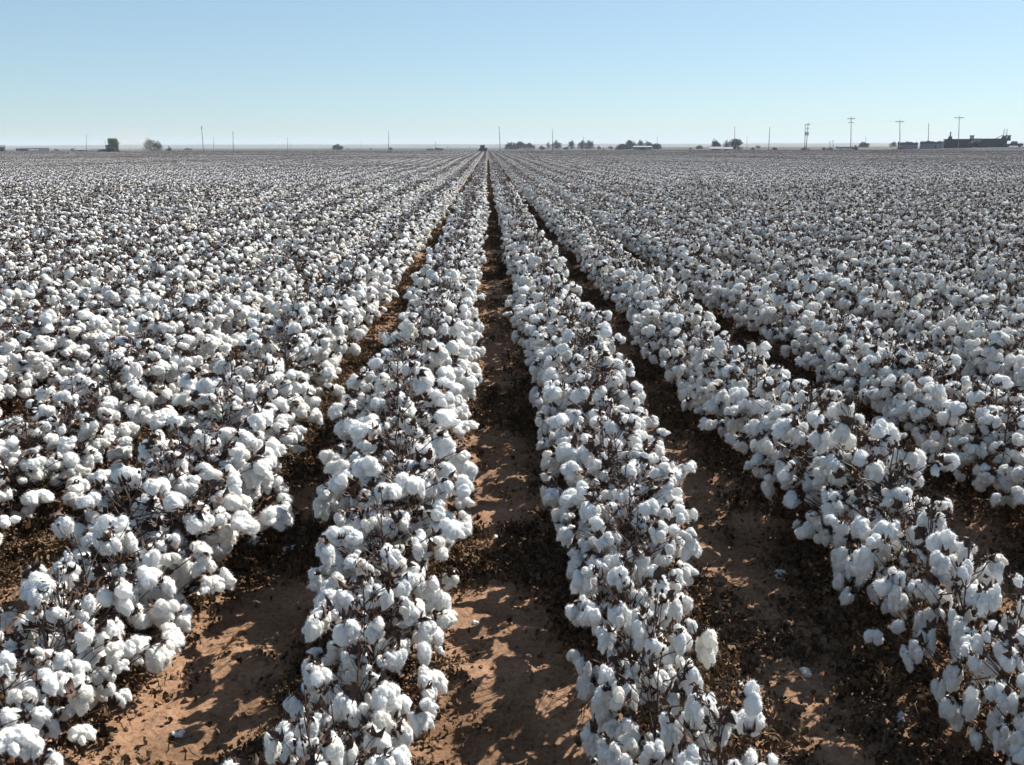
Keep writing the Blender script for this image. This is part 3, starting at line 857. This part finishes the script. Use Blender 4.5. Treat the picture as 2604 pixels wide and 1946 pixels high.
# ------------------------------------------------------------------ utility poles
M_WOOD = mat("pole_wood", (0.17, 0.145, 0.12), 0.9, 0.1, noise=(4, (0.27, 0.24, 0.20), .2))
M_METAL = mat("grey_metal", (0.32, 0.33, 0.34), 0.5, 0.5, noise=(3, (0.22, 0.22, 0.23), .2), metal=.3)
M_GLASS = mat("insulator", (0.25, 0.2, 0.18), 0.3, 0.5)
tops = {}
def pole(px, top, D, lean, arm, label, key=None, trans=0, side=0, armrot=0.0, low_arm=False):
    x, y, z0 = base(px, D)
    H = height(px, top, D) - z0
    root = bpy.data.objects.new("utility_pole", None); COL.objects.link(root)
    root.matrix_world = T(x, y, z0) @ Rz(yawto(px) + armrot)
    tag(root, label, "utility pole", "poles of the power lines beyond the field")
    lx_ = m(lean - (hor(px) + 6 - top) * (px - 1302) / FPX * math.sin(PITCH), D)
    r0 = .13 if D < 420 else .15
    ob("shaft", build("shaft", tube([(0, 0, -.3), (lx_ * .5, 0, H * .5), (lx_, 0, H)], [r0, r0 * .85, r0 * .65], 8), M_WOOD), root)
    if arm > 0:
        a = ob("crossarm", build("crossarm", box(lx_ - arm, lx_ + arm, -.2, -.08, H - .62, H - .46, bev=.01), M_WOOD), root)
        gs = []
        for u in (-.92, -.55, .55, .92):
            gs.append(cyl((lx_ + arm * u, -.14, H - .46), (lx_ + arm * u, -.14, H - .26), .05, 8, r2=.03))
        gs.append(cyl((lx_, 0, H), (lx_, 0, H + .22), .05, 8, r2=.03))
        ob("insulators", build("insulators", join(gs), M_GLASS), a)
        ob("brace", build("brace", join([tube([(lx_ - arm * .5, -.1, H - .6), (lx_, -.1, H - 1.3)], .025, 4), tube([(lx_ + arm * .5, -.1, H - .6), (lx_, -.1, H - 1.3)], .025, 4)]), M_METAL), root)
    if low_arm:
        ob("lower_crossarm", build("crossarm", box(lx_ - arm * .7, lx_ + arm * .9, -.2, -.08, H - 1.75, H - 1.6), M_WOOD), root)
    for i in range(trans):
        cx = lx_ + (i - (trans - 1) / 2) * .62 - .12
        g = join([cyl((cx, -.42, H - 3.9), (cx, -.42, H - 3.0), .25, 14), cyl((cx, -.42, H - 3.0), (cx, -.42, H - 2.9), .27, 14), cyl((cx - .1, -.42, H - 2.9), (cx - .1, -.42, H - 2.65), .035, 6), cyl((cx + .1, -.42, H - 2.9), (cx + .1, -.42, H - 2.65), .035, 6)])
        ob("transformer", build("transformer", g, M_METAL), root)
    if key: tops[key] = (root.matrix_world, lx_, H, arm)
    return root
PL = [(221, 344, 520, 0, 0, "thin grey pole left of the green harvester", "a0"),
      (333, 366, 900, 0, 0, "tiny far pole between harvester and spreading tree", None),
      (519, 326, 330, -4, .25, "tall leaning pole, tallest left of centre", "a1"),
      (545, 350, 640, 0, 0, "faint thin pole just right of the tall leaning pole", None),
      (595, 337, 420, -1, .2, "second strongest pole left of centre, right of a faint one", "a2"),
      (733, 350, 600, 0, 0, "thin pole left of a fainter twin pole", "a3"),
      (741, 362, 820, 0, 0, "fainter shorter twin right beside the thin pole", None),
      (920, 357, 900, 0, 0, "barely visible pole right of the lone flat topped tree", None),
      (990, 336, 430, 0, 0, "straight pole with a small bush at its foot, left of centre", "a4"),
      (1109, 361, 700, 0, .5, "short faint pole above the wide brown bush", None),
      (1140, 369, 900, 0, 0, "tiny faint pole just left of the tractor in the rows", None),
      (1196, 369, 900, 0, 0, "tiny faint pole closest to the left of the tractor in the rows", None),
      (1274, 326, 320, -3, .12, "leaning grey pole right of the tractor in the rows", "b1"),
      (1407, 332, 430, 0, 0, "thin pole in front of the grey tree with sky showing through", "b2"),
      (1485, 347, 620, 0, 0, "thin pole rising out of the touching pair of pale trees", None),
      (1673, 347, 600, 0, 0, "thin pole rising from the right end of the white roofed farmstead", "b3"),
      (1869, 325, 430, 1, 0, "pole rising in front of the dark sloping tree", "b4"),
      (1901, 348, 620, 0, 0, "faint thin pole right of the dark sloping tree", None),
      (1956, 327, 300, 3, 0, "short stout bare pole between two dark bushes", "c0"),
      (2048, 320, 300, 1, 0, "bare pole, left one of the close pair with transformers", None),
      (2112, 360, 560, 0, .5, "tiny far crossarm pole, left one past the transformer poles", None),
      (2120, 358, 560, 0, .5, "tiny far crossarm pole, right one past the transformer poles", None),
      (2203, 349, 640, 0, 0, "faint thin pole above the pale grey rounded tree", None),
      (2361, 318, 330, 2, 0, "bare pole behind the longer grey wrapped module", None)]
for px, top, D, lean, arm, lab, key in PL: pole(px, top, D, lean, arm, lab, key)
pole(2051, 317, 298, 5, .75, "leaning crossarm pole with transformers, right one of a close pair", "c1", trans=2, low_arm=True)
pole(2165, 303, 290, 1, 1.1, "tall crossarm pole above the red brown bush", "c2", low_arm=True)
pole(2290, 310, 288, 0, 1.25, "tall crossarm pole in front of the shorter grey module", "c3")
pole(2438, 301, 300, 3, 1.5, "tallest crossarm pole, behind the dark module builder", "c4")

# sagging wires of the near power line
M_WIRE = mat("wire", (0.45, 0.45, 0.45), 0.5, 0.3)
def wire(a, b, label):
    gs = []
    for u in (-.92, .92, 0):
        P = []
        for k in (a, b):
            Mw, lx_, H, arm = tops[k]
            P.append(Mw @ Vector((lx_ + arm * u, -.14 if arm else 0, H - (.26 if arm and u else 0))))
        pts_ = [P[0].lerp(P[1], t / 12) - Vector((0, 0, 4 * .6 * (t / 12) * (1 - t / 12))) for t in range(13)]
        gs.append(tube([p[:] for p in pts_], .004, 4))
    tag(ob("power_lines", build("power_lines", join(gs), M_WIRE)), label, "power line", "power lines strung between the poles")
wire("c1", "c2", "sagging wires between the transformer pole and the tall pole by the red bush")
wire("c2", "c3", "sagging wires from the red bush pole to the module pole")
wire("c3", "c4", "sagging wires from the module pole to the tallest crossarm pole")

# ------------------------------------------------------------------ farm buildings
M_WROOF = mat("white_roof", (0.30, 0.33, 0.35), 0.5, 0.3, noise=(.4, (0.24, 0.27, 0.29), .2))
M_WALLP = mat("pale_wall", (0.42, 0.41, 0.38), 0.8, 0.2, noise=(.5, (0.34, 0.33, 0.3), .2))
M_WALLD = mat("dark_wall", (0.13, 0.13, 0.14), 0.8, 0.2, noise=(.5, (0.19, 0.18, 0.18), .2))
M_WALLG = mat("weathered_wall", (0.17, 0.18, 0.19), 0.8, 0.2, noise=(.5, (0.24, 0.25, 0.26), .2))
M_DARK = mat("dark_opening", (0.03, 0.035, 0.04), 0.4, 0.4)
def shed(px0, px1, roof_y, D, depth, roofm, wallm, label, open_front=False, pitch=.22):
    x, y, z0 = base((px0 + px1) / 2, D)
    W = m(px1 - px0, D) / 2; H = height((px0 + px1) / 2, roof_y, D) - z0
    rise = min(H * pitch, 1.6); hw = H - rise
    root = bpy.data.objects.new("farm_shed", None); COL.objects.link(root)
    root.matrix_world = T(x, y, z0) @ Rz(yawto((px0 + px1) / 2))
    tag(root, label, "shed", "farm sheds beyond the field")
    d = depth / 2
    v = [(-W, -d, -.2), (W, -d, -.2), (W, d, -.2), (-W, d, -.2), (-W, -d, hw), (W, -d, hw), (W, d, hw), (-W, d, hw), (-W, 0, H - .06), (W, 0, H - .06)]
    t = [(0, 1, 5), (0, 5, 4), (2, 3, 7), (2, 7, 6), (1, 2, 6), (1, 6, 9), (1, 9, 5), (3, 0, 4), (3, 4, 8), (3, 8, 7)]
    ob("wall", build("wall", G(v, t, 0, False), wallm), root)
    e = .35
    rv, rt = [], []
    for sgn in (-1, 1):
        n0 = len(rv)
        for zz in (0, .12):
            rv += [(-W - e, sgn * (d + e), hw - rise * e / d + zz), (W + e, sgn * (d + e), hw - rise * e / d + zz), (W + e, 0, H - .0 + zz), (-W - e, 0, H + zz)]
        q = [(0, 1, 2, 3), (4, 5, 6, 7), (0, 1, 5, 4), (1, 2, 6, 5), (2, 3, 7, 6), (3, 0, 4, 7)]
        for f in q: rt += [(n0 + f[0], n0 + f[1], n0 + f[2]), (n0 + f[0], n0 + f[2], n0 + f[3])]
    ob("roof", build("roof", G(rv, rt, 0, False), roofm), root)
    n = max(1, int(W / 4))
    for i in range(n):
        cx = -W + (i + .5) * 2 * W / n; w = min(1.6, W / n * .6)
        ob("door", build("door", box(cx - w, cx + w, -d - .06, -d - .01, 0, hw * .78), M_DARK), root)
    return root
shed(1614, 1656, 372, 540, 12, M_WROOF, M_WALLD, "long white roofed shed in front of the farmstead trees")
shed(1325, 1362, 379, 560, 8, M_WROOF, M_WALLP, "low pale roofed shed at the foot of the grey tree clump")
shed(843, 860, 383, 600, 8, M_WROOF, M_WALLP, "tiny white roofed shed under the lone flat topped tree")
shed(46, 78, 376, 520, 14, M_WALLD, M_WALLD, "dark long low shed at far left, left one of the pair")
shed(70, 122, 375.5, 620, 14, M_WALLD, M_WALLP, "dark roofed long shed at far left, right one of the pair")
shed(78, 98, 381, 480, 8, M_WROOF, M_WALLP, "small pale roofed hut before the dark sheds at far left")
shed(192, 224, 380, 560, 9, M_WROOF, M_WALLP, "thin pale roofed shed left of the harvester")
shed(1808, 1834, 374, 430, 8, M_WALLG, M_WALLG, "pale grey shed below the double topped dark tree", pitch=.5)
shed(1840, 1862, 375, 425, 8, M_WALLG, M_WALLG, "pale grey shed below the dark sloping tree", pitch=.5)
shed(0, 14, 370, 420, 10, M_WALLD, M_WALLP, "flat topped grey shed cut by the left edge")

# ------------------------------------------------------------------ field machinery
M_GREEN = mat("green_paint", (0.045, 0.085, 0.045), 0.45, 0.4, noise=(1.0, (0.15, 0.16, 0.11), .15))
M_DGREEN = mat("dark_green_paint", (0.006, 0.022, 0.018), 0.5, 0.4, noise=(1.1, (0.014, 0.030, 0.026), .2))
M_MAROON = mat("maroon_paint", (0.022, 0.009, 0.016), 0.6, 0.3, noise=(1.1, (0.04, 0.02, 0.024), .2))
M_NAVY = mat("navy_paint", (0.012, 0.020, 0.045), 0.4, 0.4, noise=(2, (0.02, 0.03, 0.055), .2))
M_TEAL = mat("teal_glass", (0.05, 0.12, 0.14), 0.15, 0.6)
M_RUB = mat("rubber", (0.02, 0.02, 0.02), 0.85, 0.2, bump=(8, .5, .02))
M_YEL = mat("yellow_rim", (0.45, 0.36, 0.08), 0.5, 0.4)
M_TARP = mat("grey_tarp", (0.17, 0.17, 0.19), 0.7, 0.2, noise=(.8, (0.23, 0.23, 0.25), .2), bump=(1.2, .5, .1))
M_TARPB = mat("tarp_cap", (0.05, 0.05, 0.075), 0.6, 0.3, noise=(.9, (0.08, 0.08, 0.11), .2), bump=(1.5, .5, .1))
M_COT = mat("packed_cotton", (0.55, 0.54, 0.52), 1.0, 0.0, noise=(3, (0.40, 0.38, 0.36), .2), bump=(6, .8, .08))

def wheel(parent, x, y, r, w, rim=None):
    """axle along local Y"""
    t = ob("wheel", build("wheel", join([cyl((x, y - w / 2, r), (x, y + w / 2, r), r, 22), cyl((x, y - w / 2 - .03, r), (x, y + w / 2 + .03, r), r * .86, 22)]), M_RUB), parent)
    ob("rim", build("rim", join([cyl((x, y - w / 2 - .05, r), (x, y + w / 2 + .05, r), r * .5, 14), cyl((x, y - w / 2 - .1, r), (x, y + w / 2 + .1, r), r * .15, 8)]), rim or M_METAL), t)
def put(name, px, D, rot, label, cat, group=None, dz=0):
    x, y, z0 = base(px, D)
    root = bpy.data.objects.new(name, None); COL.objects.link(root)
    root.matrix_world = T(x, y, z0 + dz) @ Rz(yawto(px) + rot)
    return tag(root, label, cat, group)

# cotton harvester, header to the left, basket raised on the body
h = put("cotton_harvester", 292, 300, math.radians(12), "tall dark green cotton harvester raising dust at the left of the horizon", "harvester")
ob("chassis", build("chassis", join([box(-1.6, 1.7, -1.3, 1.3, .9, 1.9, bev=.06), box(-1.9, 1.5, -1.0, 1.0, .7, .95)]), M_GREEN), h)
bk = ob("basket", build("basket", join([box(-1.75, 1.6, -1.6, 1.6, 2.7, 5.9, tx=-.0, bev=.42), box(-1.55, 1.45, -1.4, 1.4, 1.9, 2.75, tx=-.15)]), M_GREEN), h)
gs = [box(-1.79 + i * .56, -1.72 + i * .56, -1.66, -1.602, 3.15, 5.45) for i in range(1, 6)]
gs += [box(-1.7, 1.55, -1.67, -1.61, z, z + .08) for z in (3.2, 3.9, 4.8, 5.4)]
ob("basket_ribs", build("basket_ribs", join(gs), M_DGREEN), bk)
ob("lid_flap", build("lid_flap", xf(box(1.5, 2.6, -1.3, 1.3, 0, .12), T(0, 0, 4.05) @ Matrix.Rotation(.05, 4, 'Y')), M_GREEN), h)
ob("duct", build("duct", join([xf(box(1.45, 2.15, -1.0, 1.0, 3.5, 5.0, tx=.15, bev=.1), T(0, 0, 0)), box(1.4, 1.9, -.9, .9, 2.2, 3.5, bev=.08)]), M_WALLP), h)
cb = ob("cab", build("cab", join([box(-2.9, -1.55, -.85, .85, 1.75, 3.2, tx=.12, bev=.05), box(-3.0, -1.5, -.95, .95, 3.2, 3.35, bev=.03)]), M_DGREEN), h)
ob("window", build("window", join([box(-2.75, -1.75, -.875, -.80, 2.1, 3.05), box(-2.94, -2.86, -.7, .7, 2.1, 3.05)]), M_TEAL), cb)
ob("light_bar", build("light_bar", join([box(-3.3, -2.7, -.5, .5, 4.35, 4.5), cyl((-2.9, 0, 3.3), (-2.9, 0, 4.4), .04, 6)]), M_METAL), h)
h.scale = (.80, .84, .84)
hd = ob("header", build("header", join([box(-5.4, -2.7, -2.6, 2.6, 1.0, 1.75, bev=.08), box(-3.0, -1.5, -.6, .6, 1.0, 1.9, bev=.05)]), M_NAVY), h)
for i in range(6):
    ob("row_divider", build("row_divider", xf(box(-.55, .55, -.14, .14, 0, .6, tx=.2, ty=.05), T(-5.6, -2.3 + i * .92, .55)), M_GREEN), hd)
for x in (-1.2, 1.35):
    for y in (-1.55, 1.55): wheel(h, x, y, .95 if x < 0 else .65, .55, M_GREEN)
ob("ladder", build("ladder", join([tube([(-1.7, -1.35, .7), (-1.7, -1.35, 2.6)], .03, 5), tube([(-1.3, -1.35, .7), (-1.3, -1.35, 2.6)], .03, 5)] + [tube([(-1.7, -1.35, .8 + i * .3), (-1.3, -1.35, .8 + i * .3)], .025, 5) for i in range(6)]), M_METAL), h)

# tractor at the end of the rows, seen from behind
t = put("tractor", 1228, 296, math.radians(-74), "dark blue tractor working far down the centre rows", "tractor")
def tractor(t, body, glass):
    ob("hood", build("hood", join([box(-2.4, -.5, -.45, .45, 1.0, 1.75, bev=.08), box(-2.3, .9, -.3, .3, .7, 1.05)]), body), t)
    c = ob("cab", build("cab", join([box(-.5, .95, -.75, .75, 1.1, 1.7, bev=.04), box(-.55, 1.05, -.82, .82, 2.72, 2.9, bev=.04)] + [box(x, x + .09, y, y + .09, 1.7, 2.72) for x in (-.5, .86) for y in (-.75, .66)]), body), t)
    ob("window", build("window", join([box(-.46, -.42, -.64, .64, 1.72, 2.7), box(.9, .94, -.64, .64, 1.72, 2.7), box(-.4, .85, -.74, -.70, 1.72, 2.7), box(-.4, .85, .70, .74, 1.72, 2.7)]), glass), c)
    ob("exhaust", build("exhaust", cyl((-1.3, .35, 1.7), (-1.3, .35, 2.9), .06, 8), M_METAL), t)
    for y in (-.95, .95):
        wheel(t, .35, y, .88, .5, body); wheel(t, -1.9, y * .9, .58, .35, body)
        ob("fender", build("fender", box(-.4, 1.15, y - .28, y + .28, 1.78, 1.84, tx=.15, bev=.02), body), t)
tractor(t, M_NAVY, M_DARK); t.scale = (.82, .82, .84)
ob("implement", build("implement", join([box(1.3, 2.0, -1.5, 1.5, .9, 1.9, bev=.08), box(.9, 1.4, -.3, .3, .7, .95), cyl((1.6, .2, 1.9), (1.6, .2, 3.1), .12, 8)]), M_NAVY), t)

# module builders: open steel hoppers with a tamper bridge
def module_builder(px0, px1, topy, D, bodym, label, cab_side, bridge_at, rot=0.05):
    pc = (px0 + px1) / 2
    W = m(px1 - px0, D) / 2; b = put("module_builder", pc, D, rot, label, "module builder", "module builders at the field end")
    H = height(pc, topy, D) - base(pc, D)[2]
    d = 1.35
    gs = []
    for sy in (-1, 1):
        v = [(-W + .15, sy * (d + .25), .45), (W - .15, sy * (d + .25), .45), (W, sy * d, H), (-W, sy * d, H)]
        v += [(p[0], p[1] - sy * .1, p[2]) for p in v]
        q = [(0, 1, 2, 3), (4, 5, 6, 7), (0, 1, 5, 4), (1, 2, 6, 5), (2, 3, 7, 6), (3, 0, 4, 7)]
        t_ = []
        for f in q: t_ += [(f[0], f[1], f[2]), (f[0], f[2], f[3])]
        gs.append(G(v, t_, 0, False))
    ob("side_wall", build("side_wall", gs[0], bodym), b); ob("side_wall", build("side_wall", gs[1], bodym), b)
    ob("end_wall", build("end_wall", box(-W + .1, -W + .2, -d - .05, d + .05, .5, H - .1), bodym), b)
    n = 9
    ribs = [xf(box(-.06, .06, -.09, .0, 0, H - .55), T(-W + .5 + i * (2 * W - 1) / (n - 1), -d - .25, .5) @ Matrix.Rotation(-math.atan(.25 / (H - .45)), 4, 'X')) for i in range(n)]
    ob("ribs", build("ribs", join(ribs), bodym), b)
    ob("top_rail", build("top_rail", join([box(-W - .35, W + .15, -d - .1, -d + .12, H, H + .16), box(-W - .35, W + .15, d - .12, d + .1, H, H + .16)]), bodym), b)
    bx = -W + 2 * W * bridge_at
    br = ob("tamper_bridge", build("tamper_bridge", join([box(bx - .7, bx + .7, -d - .2, d + .2, H + .16, H + .5), box(bx - .45, bx + .45, -.5, .5, H + .5, H + 1.0), box(bx - .55, bx - .4, -d, -d + .15, H + .4, H + 1.3), box(bx + .4, bx + .55, -d, -d + .15, H + .4, H + 1.3)]), bodym), b)
    for x in (-.5, .5):
        wheel(b, W - 1.6 + x * 1.2, -d - .05, .45, .3); wheel(b, W - 1.6 + x * 1.2, d + .05, .45, .3)
    ob("tow_bar", build("tow_bar", box(-W - 1.2, -W + .2, -.12, .12, .6, .8), bodym), b)
    return b, W, H, d, bx, br
D1 = 320
b, W, H, d, bx, br = module_builder(2404, 2469, 356, D1, M_MAROON, "dark maroon module builder below the tallest crossarm pole", 1, .19)
ob("tamper_cylinder", build("tamper_cylinder", join([cyl((bx, 0, H + .5), (bx, 0, H + 2.6), .2, 10), cyl((bx + .2, 0, H + .9), (bx + .7, 0, H + .5), .12, 8)]), M_MAROON), br)
c = ob("operator_cab", build("operator_cab", join([box(W - 1.35, W, -.8, .6, H + .1, H + .5, bev=.03), box(W - 1.45, W + .1, -.9, .7, H + 1.25, H + 1.38)] + [box(x, x + .1, y, y + .1, H + .5, H + 1.25) for x in (W - 1.3, W - .15) for y in (-.75, .5)]), M_TEAL), b)
ob("window", build("window", box(W - 1.18, W - .17, -.72, -.69, H + .55, H + 1.22), M_TEAL), c)
b, W, H, d, bx, br = module_builder(2492, 2554, 355, D1 - 8, M_DGREEN, "dark green module builder with two upright cylinders", 1, .86)
for u in (-.1, .75):
    ob("tamper_cylinder", build("tamper_cylinder", join([cyl((bx + u, 0, H + .5), (bx + u, 0, H + 3.3), .1, 8), cyl((bx + u, 0, H + .5), (bx + u, 0, H + 1.4), .2, 10)]), M_METAL), br)
c = ob("operator_cab", build("operator_cab", join([box(W - .35, W + .95, -.8, .6, H - .6, H + .2, bev=.05), box(W - .6, W + 1.05, -.9, .7, H + 1.05, H + 1.2)] + [box(x, x + .14, y, y + .14, H + .2, H + 1.05) for x in (W - .3, W + .72) for y in (-.75, .45)]), M_DGREEN), b)
ob("window", build("window", box(W - .1, W + .7, -.72, -.69, H + .2, H + 1.05), M_DARK), c)
ob("stair", build("stair", xf(box(-.1, 1.9, -.3, .3, 0, .2), T(bx - 2.3, -d - .2, H + .1) @ Matrix.Rotation(-.5, 4, 'Y')), M_DGREEN), b)

t = put("tractor", 2482, D1 - 14, math.radians(35), "teal windowed tractor parked between the two module builders", "tractor", dz=.75)
tractor(t, M_DGREEN, M_TEAL)
t.scale = (1.05, 1.05, 1.0)

# pickup at the far right
p = put("pickup_truck", 2577, D1 - 18, math.radians(4), "dark pickup truck parked at the right end of the horizon", "pickup truck", dz=.55)
ob("body", build("body", join([box(-2.7, 2.7, -.95, .95, .5, 1.12, bev=.08), box(1.2, 2.6, -.9, .9, 1.12, 1.25, tx=.12, bev=.03)]), M_NAVY), p)
c = ob("cab", build("cab", box(-1.0, 1.15, -.9, .9, 1.12, 1.95, tx=.28, ty=.1, bev=.06), M_NAVY), p)
ob("window", build("window", join([box(-.7, .85, -.875, -.80, 1.28, 1.8, tx=.12, ty=.02)]), M_TEAL), c)
ob("tailgate", build("tailgate", box(-2.76, -2.71, -.85, .85, .6, 1.1), M_NAVY), p)
for x in (-1.7, 1.75):
    for y in (-.85, .85): wheel(p, x, y, .42, .26)
for y in (-.7, .7): ob("headlight", build("headlight", box(2.71, 2.76, y - .15, y + .15, .78, .98), M_METAL), p)

# wrapped cotton modules
def module(px0, px1, topy, D, label, seed, hatch=False):
    pc = (px0 + px1) / 2; W = m(px1 - px0, D) / 2 - .35
    H = height(pc, topy, D) - base(pc, D)[2]
    b = put("cotton_module", pc, D, .04, label, "cotton module", "tarped cotton modules")
    def loaf(z0, z1, grow, m_):
        n = 26; v = []; t_ = []
        prof = [(-1.2 - grow, z0), (-1.12 - grow, z0 + (z1 - z0) * .6), (-.95 - grow * .6, z1 - .18), (-.5, z1), (0, z1 + .06), (.5, z1), (.95 + grow * .6, z1 - .18), (1.12 + grow, z0 + (z1 - z0) * .6), (1.2 + grow, z0)]
        for i in range(n + 1):
            u = i / n * 2 - 1
            dz = .13 * math.sin(u * 5 + seed) + .06 * math.sin(u * 13 + seed * 2) - .25 * max(0, abs(u) - .93) / .07
            for (yy, zz) in prof: v.append((u * (W + grow), yy, zz + (dz if zz > z0 + .01 else 0)))
        k = len(prof)
        for i in range(n):
            for j in range(k - 1):
                a = i * k + j; t_ += [(a, a + 1, a + k + 1), (a, a + k + 1, a + k)]
        for j in range(1, k - 1): t_ += [(0, j + 1, j), (n * k, n * k + j, n * k + j + 1)]
        return G(v, t_, 0, True)
    ob("load", build("load", loaf(0, H - .06, 0, 0), M_TARP), b)
    ob("tarp", build("tarp", loaf(H - .95, H, .05, 0), M_TARPB), b)
    ob("strap", build("strap", join([box(x - .03, x + .03, -1.29, -1.26, .2, H - .9) for x in np.linspace(-W * .8, W * .8, 6)]), M_TARPB), b)
    if hatch: ob("flap", build("flap", box(W * .35, W * .5, -1.31, -1.28, .3, H * .52), M_DARK), b)
module(2283, 2333, 361.5, 318, "shorter grey wrapped cotton module behind the crossarm pole", 1.0)
module(2340, 2394, 359.5, 316, "longer grey wrapped cotton module with a dark flap", 2.3, True)
c = put("cotton_trailer", 2400, 322, .04, "small pale trailer between the long grey module and maroon module builder", "trailer")
ob("hopper", build("hopper", box(-1.1, 1.1, -1.1, 1.1, .7, 2.75, tx=-.05, bev=.04), M_WALLP), c)
ob("load", build("load", box(-1.0, 1.0, -1.0, 1.0, 2.76, 3.1, tx=.25, ty=.25, bev=.1), M_COT), c)
for y in (-.95, .95): wheel(c, .3, y, .4, .25)

# pipe trailer by the tall pole
c = put("pipe_trailer", 2148, 318, .05, "low dark blue pipe trailer left of the red brown bush", "trailer")
ob("bed", build("bed", join([box(-2.6, 2.6, -.9, .9, 1.0, 1.2, bev=.03), box(-2.7, -2.5, -.9, .9, 1.2, 1.8), box(2.4, 2.6, -.9, .9, 1.2, 1.8)]), M_NAVY), c)
ob("pipes", build("pipes", join([cyl((-2.4, y, 1.32 + z), (2.3, y, 1.32 + z), .11, 8) for y in (-.6, -.3, 0, .3, .6) for z in (0, .22)]), M_METAL), c)
for x in (-1.2, 1.2):
    for y in (-.85, .85): wheel(c, x, y, .42, .25)

# ------------------------------------------------------------------ air
def vol(name, g, density, color, aniso, label):
    mt = bpy.data.materials.new(name); mt.use_nodes = True
    nt = mt.node_tree; nt.nodes.remove(nt.nodes["Principled BSDF"])
    v = nt.nodes.new("ShaderNodeVolumePrincipled")
    v.inputs['Density'].default_value = density; v.inputs['Color'].default_value = (*color, 1); v.inputs['Anisotropy'].default_value = aniso
    nt.links.new(v.outputs[0], nt.nodes["Material Output"].inputs['Volume'])
    o = ob(name, build(name, g, mt))
    return tag(o, label, None, kind='stuff')
vol("haze", box(-5100, 5100, -170, 4700, -1.6, 34), 0.00019, (0.80, 0.88, 1.0), 0.0, "pale blue haze lying over the whole plain")

dx_, dy_, dz_ = base(338, 318)
v, t = ico(4)
vv = v * (7.5, 6.0, 4.2) * (1 + .22 * noise3(v * 1.6, 5)[:, None])
vol("dust", (vv + (dx_, dy_, 4.0), t, np.zeros(len(t), int), np.ones(len(t), bool)), 0.020, (0.80, 0.74, 0.64), 0.2, "thin beige dust drifting behind the green harvester")
